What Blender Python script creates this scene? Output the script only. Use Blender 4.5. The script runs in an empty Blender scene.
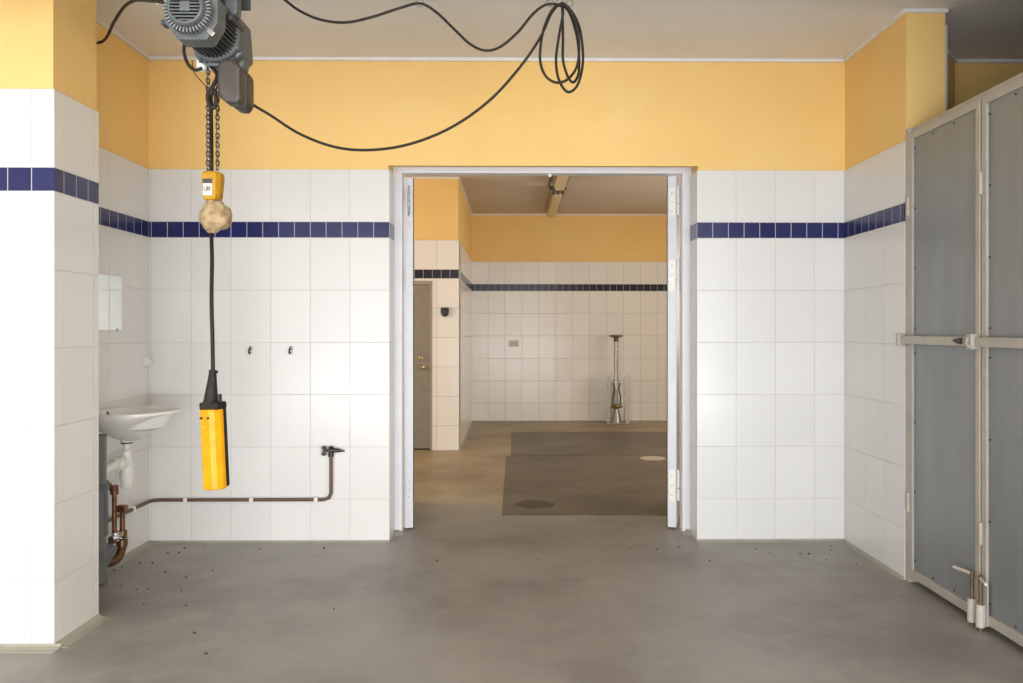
import bpy, bmesh, math, random
from mathutils import Vector, Matrix, noise
random.seed(7)
sc = bpy.context.scene
COL = sc.collection
PI = math.pi

# ------------------------------------------------------------------ camera, world, lights, exposure
F, CX, CY, HC, YAW = 820.0, 523.6, 331.0, 1.338, math.radians(0.6)
cd = bpy.data.cameras.new('camera'); cam = bpy.data.objects.new('camera', cd); COL.objects.link(cam)
cam.location = (0, 0, HC); cam.rotation_euler = (PI/2, 0, -YAW)
cd.sensor_width = 36; cd.lens = F/1023*36
cd.shift_x = -(CX-511.5)/1023; cd.shift_y = (CY-341.5)/1023
cd.clip_start = 0.05; cd.clip_end = 200
sc.camera = cam
sc.view_settings.view_transform = 'Standard'; sc.view_settings.look = 'None'
sc.view_settings.gamma = 1; sc.view_settings.use_curve_mapping = False
sc.view_settings.exposure = 0.0
w = bpy.data.worlds.new('daylight'); sc.world = w; w.use_nodes = True
bg = w.node_tree.nodes['Background']; bg.inputs[0].default_value = (0.86, 0.93, 1.0, 1); bg.inputs[1].default_value = 1.2

def area(name, loc, rot, sx, sy, power, color=(1, 1, 1)):
    l = bpy.data.lights.new(name, 'AREA'); l.shape = 'RECTANGLE'; l.size = sx; l.size_y = sy
    l.energy = power; l.color = color
    o = bpy.data.objects.new(name, l); o.location = loc; o.rotation_euler = rot; COL.objects.link(o); return o
# daylight through the wide open garage doorway behind the camera
area('garage_daylight', (0.7, -4.05, 1.33), (PI/2, 0, 0), 9.0, 2.4, 322, (0.95, 0.975, 1.0))
# added fill lamp aimed up from the doorway to brighten the ceiling
area('ceiling_fill', (0.7, -4.0, 0.30), (math.radians(118), 0, 0), 9.0, 0.5, 385, (0.97, 0.985, 1.0))
# daylight through the side windows of the far room
area('far_window_daylight', (-3.42, 7.2, 1.75), (0, -PI/2, 0), 1.3, 2.6, 58, (1.0, 0.90, 0.74))
area('far_window_daylight', (3.74, 8.6, 1.75), (0, PI/2, 0), 1.3, 3.2, 64, (1.0, 0.93, 0.80))

def at(u, v, y):
    """world point seen at pixel (u,v) on the plane world-y = y"""
    a = (u-CX)/F; b = (CY-v)/F
    s, c = math.sin(YAW), math.cos(YAW)
    dx, dy = c*a+s, -s*a+c
    t = y/dy
    return Vector((t*dx, y, HC+b*t))
def atx(u, v, x):
    a = (u-CX)/F; b = (CY-v)/F
    s, c = math.sin(YAW), math.cos(YAW)
    dx, dy = c*a+s, -s*a+c
    t = x/dx
    return Vector((x, t*dy, HC+b*t))

# ------------------------------------------------------------------ materials
def lin(r, g, b):
    f = lambda c: c/12.92 if c <= 0.04045 else ((c+0.055)/1.055)**2.4
    return (f(r/255), f(g/255), f(b/255), 1)
class NT:
    def __init__(s, name):
        s.m = bpy.data.materials.new(name); s.m.use_nodes = True
        s.n = s.m.node_tree.nodes; s.l = s.m.node_tree.links
        s.b = s.n['Principled BSDF']
    def math(s, op, a, b=None, c=None, clamp=False):
        n = s.n.new('ShaderNodeMath'); n.operation = op; n.use_clamp = clamp
        for i, v in enumerate((a, b, c)):
            if v is None: continue
            if isinstance(v, (int, float)): n.inputs[i].default_value = v
            else: s.l.new(v, n.inputs[i])
        return n.outputs[0]
    def mix(s, f, a, b):
        n = s.n.new('ShaderNodeMix'); n.data_type = 'RGBA'
        for k, v in ((0, f), (6, a), (7, b)):
            if isinstance(v, (int, float)): n.inputs[k].default_value = v
            elif isinstance(v, tuple): n.inputs[k].default_value = v
            else: s.l.new(v, n.inputs[k])
        return n.outputs[2]
    def coord(s):
        if not hasattr(s, '_c'):
            s._c = s.n.new('ShaderNodeTexCoord').outputs['Object']
        return s._c
    def noise(s, scale, detail=3, rough=0.5, stretch=None):
        n = s.n.new('ShaderNodeTexNoise'); n.inputs['Scale'].default_value = scale
        n.inputs['Detail'].default_value = detail; n.inputs['Roughness'].default_value = rough
        if stretch:
            mp = s.n.new('ShaderNodeMapping'); mp.inputs['Scale'].default_value = stretch
            s.l.new(s.coord(), mp.inputs[0]); s.l.new(mp.outputs[0], n.inputs['Vector'])
        else: s.l.new(s.coord(), n.inputs['Vector'])
        return n.outputs['Fac']
    def ramp(s, f, lo, hi):
        n = s.n.new('ShaderNodeMapRange'); n.inputs[1].default_value = lo; n.inputs[2].default_value = hi
        n.interpolation_type = 'SMOOTHSTEP'
        s.l.new(f, n.inputs[0]); return n.outputs[0]
    def bump(s, h, strength=0.3, dist=0.01):
        n = s.n.new('ShaderNodeBump'); n.inputs['Strength'].default_value = strength; n.inputs['Distance'].default_value = dist
        s.l.new(h, n.inputs['Height']); s.l.new(n.outputs[0], s.b.inputs['Normal'])
    def set(s, key, v):
        if isinstance(v, (int, float, tuple)): s.b.inputs[key].default_value = v
        else: s.l.new(v, s.b.inputs[key])
def mat(name, col, rough=0.5, metal=0.0, var=0.12, scale=14, bump=0.0, col2=None, spec=0.5):
    t = NT(name); n = t.noise(scale, 4, 0.6)
    c2 = col2 or tuple(min(1, c*(1-2*var)) for c in col[:3])+(1,)
    t.set('Base Color', t.mix(t.ramp(n, 0.35, 0.68), col, c2))
    t.set('Roughness', t.math('ADD', rough-0.06, t.math('MULTIPLY', n, 0.12)))
    t.set('Metallic', metal); t.set('Specular IOR Level', spec)
    if bump: t.bump(t.noise(scale*6, 3), bump, 0.002)
    return t.m

BAND0, BAND1, TTOP, ROW = 1.928, 2.029, 2.360, 0.331
def tile_mat(name, axis, off, white=lin(226, 225, 223), tilt=1.0, blue=(lin(30, 34, 84), lin(38, 43, 97)), joint=lin(206, 203, 196)):
    t = NT(name)
    sp = t.n.new('ShaderNodeSeparateXYZ'); t.l.new(t.coord(), sp.inputs[0])
    c = sp.outputs[axis]; z = sp.outputs[2]
    cu = t.math('DIVIDE', t.math('SUBTRACT', c, off), 0.25)
    cb = t.math('DIVIDE', t.math('SUBTRACT', c, off), 0.10)
    above = t.math('GREATER_THAN', z, BAND1); below = t.math('LESS_THAN', z, BAND0)
    inb = t.math('SUBTRACT', 1.0, t.math('ADD', above, below))
    zr = t.math('DIVIDE', t.math('SUBTRACT', z, BAND0), ROW)
    za = t.math('DIVIDE', t.math('SUBTRACT', z, BAND1), ROW)
    zz = t.math('ADD', t.math('MULTIPLY', above, za), t.math('MULTIPLY', below, zr))
    def edge(v, size):
        f = t.math('FRACT', v)
        return t.math('MULTIPLY', t.math('MINIMUM', f, t.math('SUBTRACT', 1.0, f)), size), f
    du, fu = edge(cu, 0.25); dz, fz = edge(zz, ROW); db, fb = edge(cb, 0.10)
    dbz = t.math('MINIMUM', t.math('ABSOLUTE', t.math('SUBTRACT', z, BAND0)), t.math('ABSOLUTE', t.math('SUBTRACT', z, BAND1)))
    dw = t.math('MINIMUM', du, dz)
    dbl = t.math('MINIMUM', db, dbz)
    d = t.math('ADD', t.math('MULTIPLY', inb, dbl), t.math('MULTIPLY', t.math('SUBTRACT', 1.0, inb), dw))
    face = t.ramp(d, 0.0011, 0.0024)                 # 0 in the joint, 1 on the tile
    idv = t.n.new('ShaderNodeCombineXYZ')
    t.l.new(t.math('FLOOR', cu), idv.inputs[0]); t.l.new(t.math('FLOOR', zz), idv.inputs[1])
    wn = t.n.new('ShaderNodeTexWhiteNoise'); wn.noise_dimensions = '3D'; t.l.new(idv.outputs[0], wn.inputs[0])
    rs = t.n.new('ShaderNodeSeparateColor'); t.l.new(wn.outputs['Color'], rs.inputs[0])
    shade = tuple(x*0.955 for x in white[:3])+(1,)
    wcol = t.mix(rs.outputs[2], white, shade)
    idb = t.n.new('ShaderNodeCombineXYZ'); t.l.new(t.math('FLOOR', cb), idb.inputs[0])
    wb = t.n.new('ShaderNodeTexWhiteNoise'); t.l.new(idb.outputs[0], wb.inputs[0])
    bcol = t.mix(wb.outputs['Value'], blue[0], blue[1])
    tcol = t.mix(inb, wcol, bcol)
    gcol = t.mix(inb, joint, lin(200, 200, 204))
    dirt = t.ramp(t.noise(2.2, 4, 0.6), 0.55, 0.9)
    tcol = t.mix(t.math('MULTIPLY', dirt, 0.10), tcol, lin(170, 160, 145))
    t.set('Base Color', t.mix(face, gcol, tcol))
    t.set('Roughness', t.math('ADD', 0.62, t.math('MULTIPLY', face, -0.40)))
    t.set('Specular IOR Level', 0.36)
    # raised, slightly uneven tiles
    tu = t.math('MULTIPLY', t.math('SUBTRACT', fu, 0.5), t.math('SUBTRACT', rs.outputs[0], 0.5))
    tz = t.math('MULTIPLY', t.math('SUBTRACT', fz, 0.5), t.math('SUBTRACT', rs.outputs[1], 0.5))
    til = t.math('MULTIPLY', t.math('ADD', tu, tz), 2.2*tilt)
    h = t.math('ADD', face, t.math('MULTIPLY', til, t.math('SUBTRACT', 1.0, inb)))
    t.bump(h, 0.55, 0.0022)
    return t.m
X_L = at(389.5, 300, 5.2).x; X_R = at(697, 300, 5.2).x        # edges of the doorway
Y_B = 5.2; XWL = at(149.5, 300, Y_B).x; XWR = at(844, 300, Y_B).x
Y_FAR = 12.1; CEIL = 3.07
T_BACKL = tile_mat('white_tile_back_left', 0, X_L)
T_BACKR = tile_mat('white_tile_back_right', 0, X_R)
T_LEFT = tile_mat('white_tile_left', 1, 5.19)
T_RIGHT = tile_mat('white_tile_right', 1, 5.135)
T_PIER = tile_mat('white_tile_pier_front', 0, -1.944-0.095)
T_PIERS = tile_mat('white_tile_pier_side', 1, 3.48+0.075)
T_FAR = tile_mat('white_tile_far', 0, at(488.1, 300, Y_FAR).x, white=lin(238, 234, 229), tilt=1.8, blue=(lin(34, 37, 52), lin(48, 52, 66)), joint=lin(172, 166, 156))
T_FSIDE = tile_mat('white_tile_far_side', 1, 9.22, white=lin(238, 234, 229), tilt=1.8, blue=(lin(34, 37, 52), lin(48, 52, 66)), joint=lin(172, 166, 156))
T_BLOCK = tile_mat('white_tile_block', 0, at(459, 300, 9.22).x, white=lin(238, 234, 229), tilt=1.8, blue=(lin(34, 37, 52), lin(48, 52, 66)), joint=lin(172, 166, 156))
T_REVEAL = tile_mat('white_tile_reveal', 1, 5.205)

def paint(name, col, col2, rough=0.55):
    t = NT(name)
    n = t.noise(1.3, 4, 0.6)
    t.set('Base Color', t.mix(t.ramp(n, 0.35, 0.7), col, col2)); t.set('Roughness', rough)
    t.set('Specular IOR Level', 0.3)
    t.bump(t.noise(90, 3), 0.12, 0.003)
    return t.m
YEL = paint('yellow_wall_paint', lin(243, 205, 132), lin(240, 199, 124))
HALLP = paint('white_hall_paint', lin(226, 224, 220), lin(220, 218, 214))
CEILM = paint('ceiling_paint', lin(236, 232, 227), lin(229, 225, 219), 0.7)
WHT = mat('white_trim_paint', lin(232, 230, 228), 0.4, var=0.03)

def floor_mat(name, base, dark, light, fade=None, rough=0.42):
    t = NT(name)
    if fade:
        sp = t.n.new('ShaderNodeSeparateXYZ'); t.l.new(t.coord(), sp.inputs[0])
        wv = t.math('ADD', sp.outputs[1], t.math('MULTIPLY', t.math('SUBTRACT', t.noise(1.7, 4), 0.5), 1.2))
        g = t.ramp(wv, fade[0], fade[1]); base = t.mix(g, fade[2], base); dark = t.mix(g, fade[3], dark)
    big = t.ramp(t.noise(0.9, 5, 0.6), 0.38, 0.68); mid = t.ramp(t.noise(4.5, 5, 0.65), 0.45, 0.75)
    fine = t.noise(60, 4, 0.7)
    scr = t.ramp(t.noise(9, 3, 0.7, (1, 0.25, 1)), 0.60, 0.74)
    c = t.mix(t.math('MULTIPLY', big, 0.75), base, dark)
    c = t.mix(t.math('MULTIPLY', mid, 0.30), c, light)
    c = t.mix(t.math('MULTIPLY', scr, 0.16), c, dark)
    c = t.mix(t.math('MULTIPLY', t.ramp(fine, 0.5, 0.8), 0.25), c, dark)
    t.set('Base Color', c)
    t.set('Roughness', t.math('ADD', rough-0.06, t.math('MULTIPLY', t.noise(3, 4), 0.16)))
    t.set('Specular IOR Level', 0.4)
    t.bump(t.noise(35, 5, 0.7), 0.10, 0.003)
    return t.m
FLOOR = floor_mat('grey_floor_coating', lin(160, 156, 150), lin(126, 121, 114), lin(176, 172, 166))
FLOOR2 = floor_mat('grey_to_brown_floor', lin(166, 148, 116), lin(124, 109, 88), lin(172, 156, 126), fade=(5.6, 7.0, lin(160, 156, 150), lin(126, 121, 114)))  # grey at the doorway, grading to brown deeper into the far room
SLAB = floor_mat('dark_ramp_slab', lin(106, 95, 80), lin(74, 67, 59), lin(122, 110, 92))
COVE = mat('floor_cove', lin(168, 163, 150), 0.5, var=0.06, scale=6)

HGREY = mat('hoist_grey_enamel', lin(94, 98, 100), 0.45, 0.1, 0.10, 22)
HDARK = mat('hoist_dark_casting', lin(62, 65, 67), 0.5, 0.1, 0.12, 30)
HLIGHT = mat('hoist_bare_fin', lin(138, 140, 140), 0.4, 0.4, 0.08, 40)
BAGM = mat('chain_box_plastic', lin(72, 65, 61), 0.5, 0, 0.12, 18)
BLACK = mat('black_rubber', lin(38, 31, 28), 0.62, 0, 0.10, 40, spec=.3)
CHAIN = mat('chain_steel', lin(120, 110, 96), 0.35, 0.85, 0.2, 60)
HYEL = mat('hook_block_yellow', lin(182, 138, 30), 0.45, 0, 0.10, 30, col2=lin(160, 116, 24), spec=.3)
PYEL = mat('pendant_yellow', lin(218, 158, 6), 0.42, 0, 0.05, 22, col2=lin(208, 146, 6), spec=.3)
WRAP = mat('wrap_foam', lin(176, 154, 118), 0.85, 0, 0.14, 34, 0.6, col2=lin(142, 120, 90), spec=0.2)
STEEL = mat('galvanised_steel', lin(170, 168, 162), 0.35, 0.7, 0.1, 40)
CHROME = mat('chrome', lin(215, 215, 215), 0.15, 1.0, 0.05, 40)
DARKMET = mat('dark_metal', lin(70, 66, 62), 0.4, 0.6, 0.15, 50)
COPPER = mat('tarnished_copper', lin(136, 92, 62), 0.42, 0.65, 0.15, 30, col2=lin(92, 68, 52))
PIPED = mat('dark_painted_pipe', lin(96, 78, 68), 0.42, 0.4, 0.1, 24, col2=lin(112, 74, 54))
PORC = mat('white_porcelain', lin(236, 234, 230), 0.14, 0, 0.015, 6)
PLAST = mat('white_plastic', lin(232, 231, 226), 0.35, 0, 0.03, 20)
PIPEG = mat('grey_drain_pipe', lin(108, 112, 112), 0.45, 0, 0.08, 20)
CABF = mat('cabinet_frame_paint', lin(182, 175, 164), 0.42, 0.05, 0.05, 12)
CABP = NT('grey_sheet_panel')
_n = CABP.ramp(CABP.noise(5, 4, 0.6, (1, 1, 0.25)), 0.3, 0.75)
CABP.set('Base Color', CABP.mix(_n, lin(142, 146, 148), lin(132, 136, 138)))
CABP.set('Roughness', 0.38); CABP.set('Metallic', 0.25)
CABP.bump(CABP.noise(2.0, 3), 0.08, 0.02); CABP = CABP.m
DOORM = mat('door_grey_paint', lin(214, 214, 218), 0.38, 0.0, 0.03, 8)
FRAMEM = mat('door_frame_paint', lin(226, 226, 230), 0.35, 0.0, 0.02, 8)
GDOOR = mat('far_door_grey', lin(140, 132, 120), 0.45, 0, 0.05, 8)
MIRROR = mat('mirror_silver', lin(232, 236, 232), 0.03, 1.0, 0.01, 4)
BRASS = mat('brass', lin(176, 156, 112), 0.3, 0.9, 0.08, 30)
PAPER = mat('label_plate', lin(214, 206, 190), 0.5, 0, 0.05, 60)
DEVM = mat('black_plastic', lin(34, 34, 36), 0.4, 0, 0.1, 30)
LAMPM = mat('lamp_cover_cream', lin(222, 200, 158), 0.4, 0, 0.05, 12)
DEBR = mat('leaf_crumbs', lin(86, 76, 64), 0.9, 0, 0.2, 50)
GLASS = NT('clear_acrylic'); GLASS.set('Base Color', (0.93, 0.95, 0.95, 1)); GLASS.set('Transmission Weight', 0.75)
GLASS.set('Roughness', GLASS.math('MULTIPLY', GLASS.noise(12), 0.2)); GLASS.set('IOR', 1.3); GLASS = GLASS.m

# ------------------------------------------------------------------ mesh helpers
class MB:
    def __init__(s): s.bm = bmesh.new()
    def face(s, vs, mi=0):
        try: f = s.bm.faces.new(vs); f.material_index = mi; return f
        except ValueError: return None
    def box(s, x0, x1, y0, y1, z0, z1, mi=0):
        return s.hexa([(x0, y0), (x1, y0), (x1, y1), (x0, y1)], z0, z1, mi)
    def hexa(s, poly, z0, z1, mi=0, M=None):
        a = [Vector((p[0], p[1], z0)) for p in poly]; b = [Vector((p[0], p[1], z1)) for p in poly]
        if M: a = [M @ v for v in a]; b = [M @ v for v in b]
        a = [s.bm.verts.new(v) for v in a]; b = [s.bm.verts.new(v) for v in b]
        n = len(poly)
        s.face(a[::-1], mi); s.face(b, mi)
        for i in range(n): s.face([a[i], a[(i+1) % n], b[(i+1) % n], b[i]], mi)
        return s
    def obox(s, c, size, M=None, mi=0):
        x, y, z = size[0]/2, size[1]/2, size[2]/2
        T = Matrix.Translation(c) @ (M.to_4x4() if M else Matrix())
        return s.hexa([(-x, -y), (x, -y), (x, y), (-x, y)], -z, z, mi, T)
    def rings(s, rings, mi=0, cap=(True, True), closed=True):
        R = [[s.bm.verts.new(Vector(p)) for p in r] for r in rings]
        n = len(R[0])
        for a, b in zip(R, R[1:]):
            for i in range(n if closed else n-1): s.face([a[i], a[(i+1) % n], b[(i+1) % n], b[i]], mi)
        if cap[0]: s.face(R[0][::-1], mi)
        if cap[1]: s.face(R[-1], mi)
        return s
    def lathe(s, prof, c, axis=(0, 0, 1), seg=20, mi=0, cap=(True, True)):
        ax = Vector(axis).normalized(); q = Vector((0, 0, 1)).rotation_difference(ax); c = Vector(c)
        rr = []
        for r, h in prof:
            rr.append([c + q @ Vector((r*math.cos(2*PI*k/seg), r*math.sin(2*PI*k/seg), h)) for k in range(seg)])
        return s.rings(rr, mi, cap)
    def cyl(s, p0, p1, r, r1=None, seg=14, mi=0):
        p0, p1 = Vector(p0), Vector(p1); d = p1-p0
        return s.lathe([(r, 0), (r if r1 is None else r1, d.length)], p0, d, seg, mi)
    def tube(s, pts, r, seg=8, mi=0, cyclic=False):
        pts = [Vector(p) for p in pts]; n = len(pts); rr = []
        up = None
        for i, p in enumerate(pts):
            if cyclic: t = (pts[(i+1) % n]-pts[i-1]).normalized()
            else: t = (pts[min(i+1, n-1)]-pts[max(i-1, 0)]).normalized()
            if up is None:
                up = Vector((0, 0, 1)) if abs(t.z) < 0.9 else Vector((1, 0, 0))
            a = (up - t*up.dot(t)).normalized(); up = a; b = t.cross(a)
            rad = r[i] if isinstance(r, (list, tuple)) else r
            rr.append([p + a*(rad*math.cos(2*PI*k/seg)) + b*(rad*math.sin(2*PI*k/seg)) for k in range(seg)])
        if cyclic: rr.append(rr[0]); return s.rings(rr, mi, (False, False))
        return s.rings(rr, mi)
    def torus_link(s, c, L, W, r, turn, mi=0):
        pts = []
        for k in range(16):
            a = 2*PI*k/16
            x = math.cos(a)*(W/2-r); z = math.sin(a)*(W/2-r) + math.copysign((L-W)/2, math.sin(a))
            pts.append(Vector(c)+Vector((x*math.cos(turn), x*math.sin(turn), z)))
        return s.tube(pts, r, 6, mi, True)
    def blob(s, c, rad, seg=24, rows=16, amp=0.0, freq=8, mi=0):
        rr = []
        for j in range(1, rows):
            th = PI*j/rows; ring = []
            for k in range(seg):
                ph = 2*PI*k/seg
                d = Vector((math.sin(th)*math.cos(ph), math.sin(th)*math.sin(ph), -math.cos(th)))
                q = 1+amp*noise.noise(d*freq*0.3+Vector((3, 1, 7)))+amp*0.4*noise.noise(d*freq)
                ring.append(Vector(c)+Vector((d.x*rad[0], d.y*rad[1], d.z*rad[2]))*q)
            rr.append(ring)
        return s.rings(rr, mi)
    def build(s, name, mats, parent=None, bevel=0.0, smooth=False, origin=None, seg=2):
        bmesh.ops.remove_doubles(s.bm, verts=s.bm.verts, dist=1e-6)
        bmesh.ops.recalc_face_normals(s.bm, faces=s.bm.faces)
        if not isinstance(mats, (list, tuple)): mats = [mats]
        off = ROOT.get(parent.name, Vector()) if parent else (Vector(origin) if origin is not None else Vector())
        for v in s.bm.verts: v.co -= off
        me = bpy.data.meshes.new(name); s.bm.to_mesh(me); s.bm.free()
        for m in mats: me.materials.append(m)
        o = bpy.data.objects.new(name, me); COL.objects.link(o)
        if parent: o.parent = parent; ROOT[o.name] = off
        elif origin is not None: o.location = off
        if smooth:
            for p in me.polygons: p.use_smooth = True
            me.set_sharp_from_angle(angle=math.radians(38))
        if bevel:
            b = o.modifiers.new('bevel', 'BEVEL'); b.width = bevel; b.segments = seg; b.limit_method = 'ANGLE'
            b.angle_limit = math.radians(40)
        return o
ROOT = {}
def thing(name, label, cat, loc, group=None):
    o = bpy.data.objects.new(name, None); COL.objects.link(o); o.location = loc; o.empty_display_size = 0.1
    ROOT[o.name] = Vector(loc); tag(o, label, cat, group); return o
def tag(o, label, cat, group=None, kind=None):
    o['label'] = label; o['category'] = cat
    if group: o['group'] = group
    if kind: o['kind'] = kind
    return o
def struct(o, label=None, cat=None):
    o['kind'] = 'structure'
    if label: o['label'] = label
    if cat: o['category'] = cat
    return o
def smoothpath(pts, n=8):
    pts = [Vector(p) for p in pts]; out = []
    P = [2*pts[0]-pts[1]]+pts+[2*pts[-1]-pts[-2]]
    for i in range(1, len(P)-2):
        p0, p1, p2, p3 = P[i-1:i+3]
        for k in range(n):
            t = k/n
            out.append(0.5*((2*p1)+(p2-p0)*t+(2*p0-5*p1+4*p2-p3)*t*t+(3*p1-p0-3*p2+p3)*t**3))
    out.append(pts[-1]); return out

# ------------------------------------------------------------------ setting: shells
PX = -1.944; PY0, PY1 = 3.48, 3.85            # left pier right face, front and back
STX, STY = 2.315, 4.39                        # stub wall on the right: far side and end face
HX0, HX1, HY0 = -4.6, 5.5, -4.2               # hall extents
FX0, FX1 = -3.5, 3.8                          # far room extents
BX = at(459, 300, 9.22).x                     # corner of the block in the far room
TP = 0.010                                    # tiles stand proud of the paint
YF = 5.5                                      # rear face of the partition wall
OZ = 2.43                                     # top of the opening

m = MB(); m.box(HX0-.2, HX1+.2, HY0-.2, 5.35, -0.2, 0); struct(m.build('floor', FLOOR), 'grey coated concrete floor of the front room', 'floor')
m = MB(); m.box(FX0-.2, FX1+.2, 5.35, Y_FAR+.2, -0.2, 0); struct(m.build('floor_far', FLOOR2), 'grey to brown concrete floor of the far room', 'floor')
m = MB(); m.box(HX0-.2, HX1+.2, HY0-.2, 5.35, CEIL, CEIL+.2); struct(m.build('ceiling', CEILM), 'beige painted ceiling of the front room', 'ceiling')
m = MB(); m.box(FX0-.2, FX1+.2, 5.35, Y_FAR+.2, CEIL, CEIL+.2); struct(m.build('ceiling_far', paint('far_ceiling_paint', lin(206, 190, 170), lin(198, 182, 162), .7)), 'beige painted ceiling of the far room', 'ceiling')

# partition with the doorway
m = MB()
m.box(HX0, X_L-TP, Y_B+TP, YF, 0, CEIL, 0); m.box(X_R+TP, HX1, Y_B+TP, YF, 0, CEIL, 0); m.box(X_L-TP, X_R+TP, Y_B+TP, YF, OZ, CEIL, 0)
m.box(X_L-TP, X_R+TP, Y_B+TP, Y_B+.05, 2.388, OZ, 0)
m.box(XWL-.05, X_L, Y_B, 5.405, 0, TTOP, 1); m.box(X_R, XWR+.05, Y_B, 5.405, 0, TTOP, 2)
o = m.build('wall_back', [YEL, T_BACKL, T_BACKR, T_REVEAL])
for p in o.data.polygons:
    if p.material_index in (1, 2) and abs(p.normal.x) > .5: p.material_index = 3
struct(o, 'tiled wall with yellow top around the wide doorway', 'wall')
# left pier + bay wall
m = MB()
m.box(HX0, PX-TP, PY0+TP, PY1, 0, CEIL, 0)
m.box(HX0, PX, PY0, PY1, 0, TTOP, 1)
o = m.build('wall_pier', [YEL, T_PIER, T_PIERS])
for p in o.data.polygons:
    if p.material_index == 1 and abs(p.normal.x) > .5: p.material_index = 2
struct(o, 'tiled pier with yellow top at the left edge', 'wall')
m = MB()
m.box(XWL-.2, XWL-TP, PY1, Y_B+TP, 0, CEIL, 0)
m.box(XWL-.2, XWL, PY1, Y_B+TP, 0, TTOP, 1)
struct(m.build('wall_left', [YEL, T_LEFT]), 'tiled left wall with yellow top behind the pier', 'wall')
# right stub wall
m = MB()
m.box(XWR+TP, STX, STY+.0, Y_B+TP, 0, CEIL, 0)
m.box(XWR, XWR+.1, STY-.0005, Y_B+TP, 0, TTOP, 1)
m.hexa([(STX-.02, 5.0), (2.66, 5.02), (2.80, 5.19), (2.80, 5.22), (STX-.02, 5.22)], 0, CEIL, 0)
struct(m.build('wall_right', [YEL, T_RIGHT]), 'short tiled right wall with yellow top', 'wall')
m = MB(); m.box(HX1, HX1+.15, HY0, Y_B+TP, 0, CEIL); struct(m.build('wall_alcove', YEL))
m = MB(); m.box(2.10, HX1, 2.02, 2.16, 0, CEIL); struct(m.build('wall_return', HALLP))
m = MB(); m.box(HX0-.15, HX0, HY0, PY1+.2, 0, CEIL); struct(m.build('wall_hall', HALLP))
m = MB(); m.box(HX0, -3.85, HY0-.15, HY0, 0, CEIL); m.box(5.25, HX1, HY0-.15, HY0, 0, CEIL); m.box(-3.85, 5.25, HY0-.15, HY0, 2.6, CEIL)
struct(m.build('wall_front', HALLP))
m = MB(); m.box(HX0, HX1, 2.62, 2.92, 2.74, CEIL); struct(m.build('beam', CEILM))
# far room
m = MB()
m.box(FX0, FX1, Y_FAR+TP, Y_FAR+.2, 0, CEIL, 0); m.box(BX-.02, FX1, Y_FAR, Y_FAR+.1, 0, TTOP, 1)
struct(m.build('wall_far', [YEL, T_FAR]), 'far tiled wall with dark blue band and ochre top', 'wall')
DX1 = at(432, 300, 9.22).x; DX0 = DX1-0.86; DZ = 1.89
m = MB()
m.box(FX0, BX-TP, 9.45, Y_FAR+.1, 0, CEIL, 0)
m.box(FX0, DX0, 9.22+TP, 9.45, 0, CEIL, 0); m.box(DX1, BX-TP, 9.22+TP, 9.45, 0, CEIL, 0); m.box(DX0, DX1, 9.22+TP, 9.45, DZ, CEIL, 0)
m.box(DX1, BX, 9.22, 9.5, 0, TTOP, 1); m.box(FX0, DX0, 9.22, 9.5, 0, TTOP, 1); m.box(DX0, DX1, 9.22, 9.5, DZ, TTOP, 1)
m.box(BX-.1, BX, 9.5, Y_FAR+.1, 0, TTOP, 2)
struct(m.build('wall_block', [YEL, T_BLOCK, T_FSIDE]), 'tiled projecting wall block with a grey door in the far room', 'wall')
m = MB()
m.box(FX0-.15, FX0, YF-.2, 5.85, 0, CEIL); m.box(FX0-.15, FX0, 8.55, 9.3, 0, CEIL); m.box(FX0-.15, FX0, 5.85, 8.55, 0, 1.05); m.box(FX0-.15, FX0, 5.85, 8.55, 2.45, CEIL)
struct(m.build('wall_far_left', YEL))
m = MB(); m.box(FX1, FX1+.15, YF-.2, 6.95, 0, CEIL); m.box(FX1, FX1+.15, 10.25, Y_FAR+.2, 0, CEIL); m.box(FX1, FX1+.15, 6.95, 10.25, 0, 1.05); m.box(FX1, FX1+.15, 6.95, 10.25, 2.45, CEIL)
struct(m.build('wall_far_right', YEL))
m = MB()
for y in (6.95, 8.57, 10.19): m.box(FX1+.04, FX1+.12, y, y+.06, 1.05, 2.45)
m.box(FX1+.04, FX1+.12, 6.95, 10.25, 1.05, 1.11); m.box(FX1+.04, FX1+.12, 6.95, 10.25, 2.39, 2.45)
struct(m.build('window_2', WHT, bevel=.006))
m = MB()
for y in (5.85, 7.17, 8.49): m.box(FX0-.12, FX0-.04, y, y+.06, 1.05, 2.45)
m.box(FX0-.12, FX0-.04, 5.85, 8.55, 1.05, 1.11); m.box(FX0-.12, FX0-.04, 5.85, 8.55, 2.39, 2.45)
struct(m.build('window_1', WHT, bevel=.006))

# ceiling trims and floor coves
m = MB(); c = .022
m.box(XWL-.02, XWR, Y_B-.012, Y_B+TP+.001, CEIL-c, CEIL)
m.box(XWL-TP-.001, XWL+.012, PY1, Y_B, CEIL-c, CEIL); m.box(XWR-.012, XWR+TP+.001, STY, Y_B, CEIL-c, CEIL)
m.box(XWR-.012, STX+.012, STY-.014, STY+.001, CEIL-c, CEIL); m.box(2.80, HX1, Y_B-.012, Y_B+TP+.001, CEIL-c, CEIL)
m.hexa([(STX, 4.99), (2.665, 5.008), (2.81, 5.18), (2.81, 5.20), (2.655, 5.03), (STX, 5.02)], CEIL-c, CEIL)
m.box(PX-TP-.001, PX+.004, PY0, PY1, CEIL-c, CEIL)
struct(m.build('trim_1', WHT, bevel=.004), 'white cornice strip along the front room ceiling', 'trim')
m = MB(); m.box(BX, FX1, Y_FAR-.012, Y_FAR+TP+.001, CEIL-c, CEIL); m.box(BX-TP-.001, BX+.006, 9.22, Y_FAR, CEIL-c, CEIL); m.box(FX0, BX, 9.208, 9.231, CEIL-c, CEIL)
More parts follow.
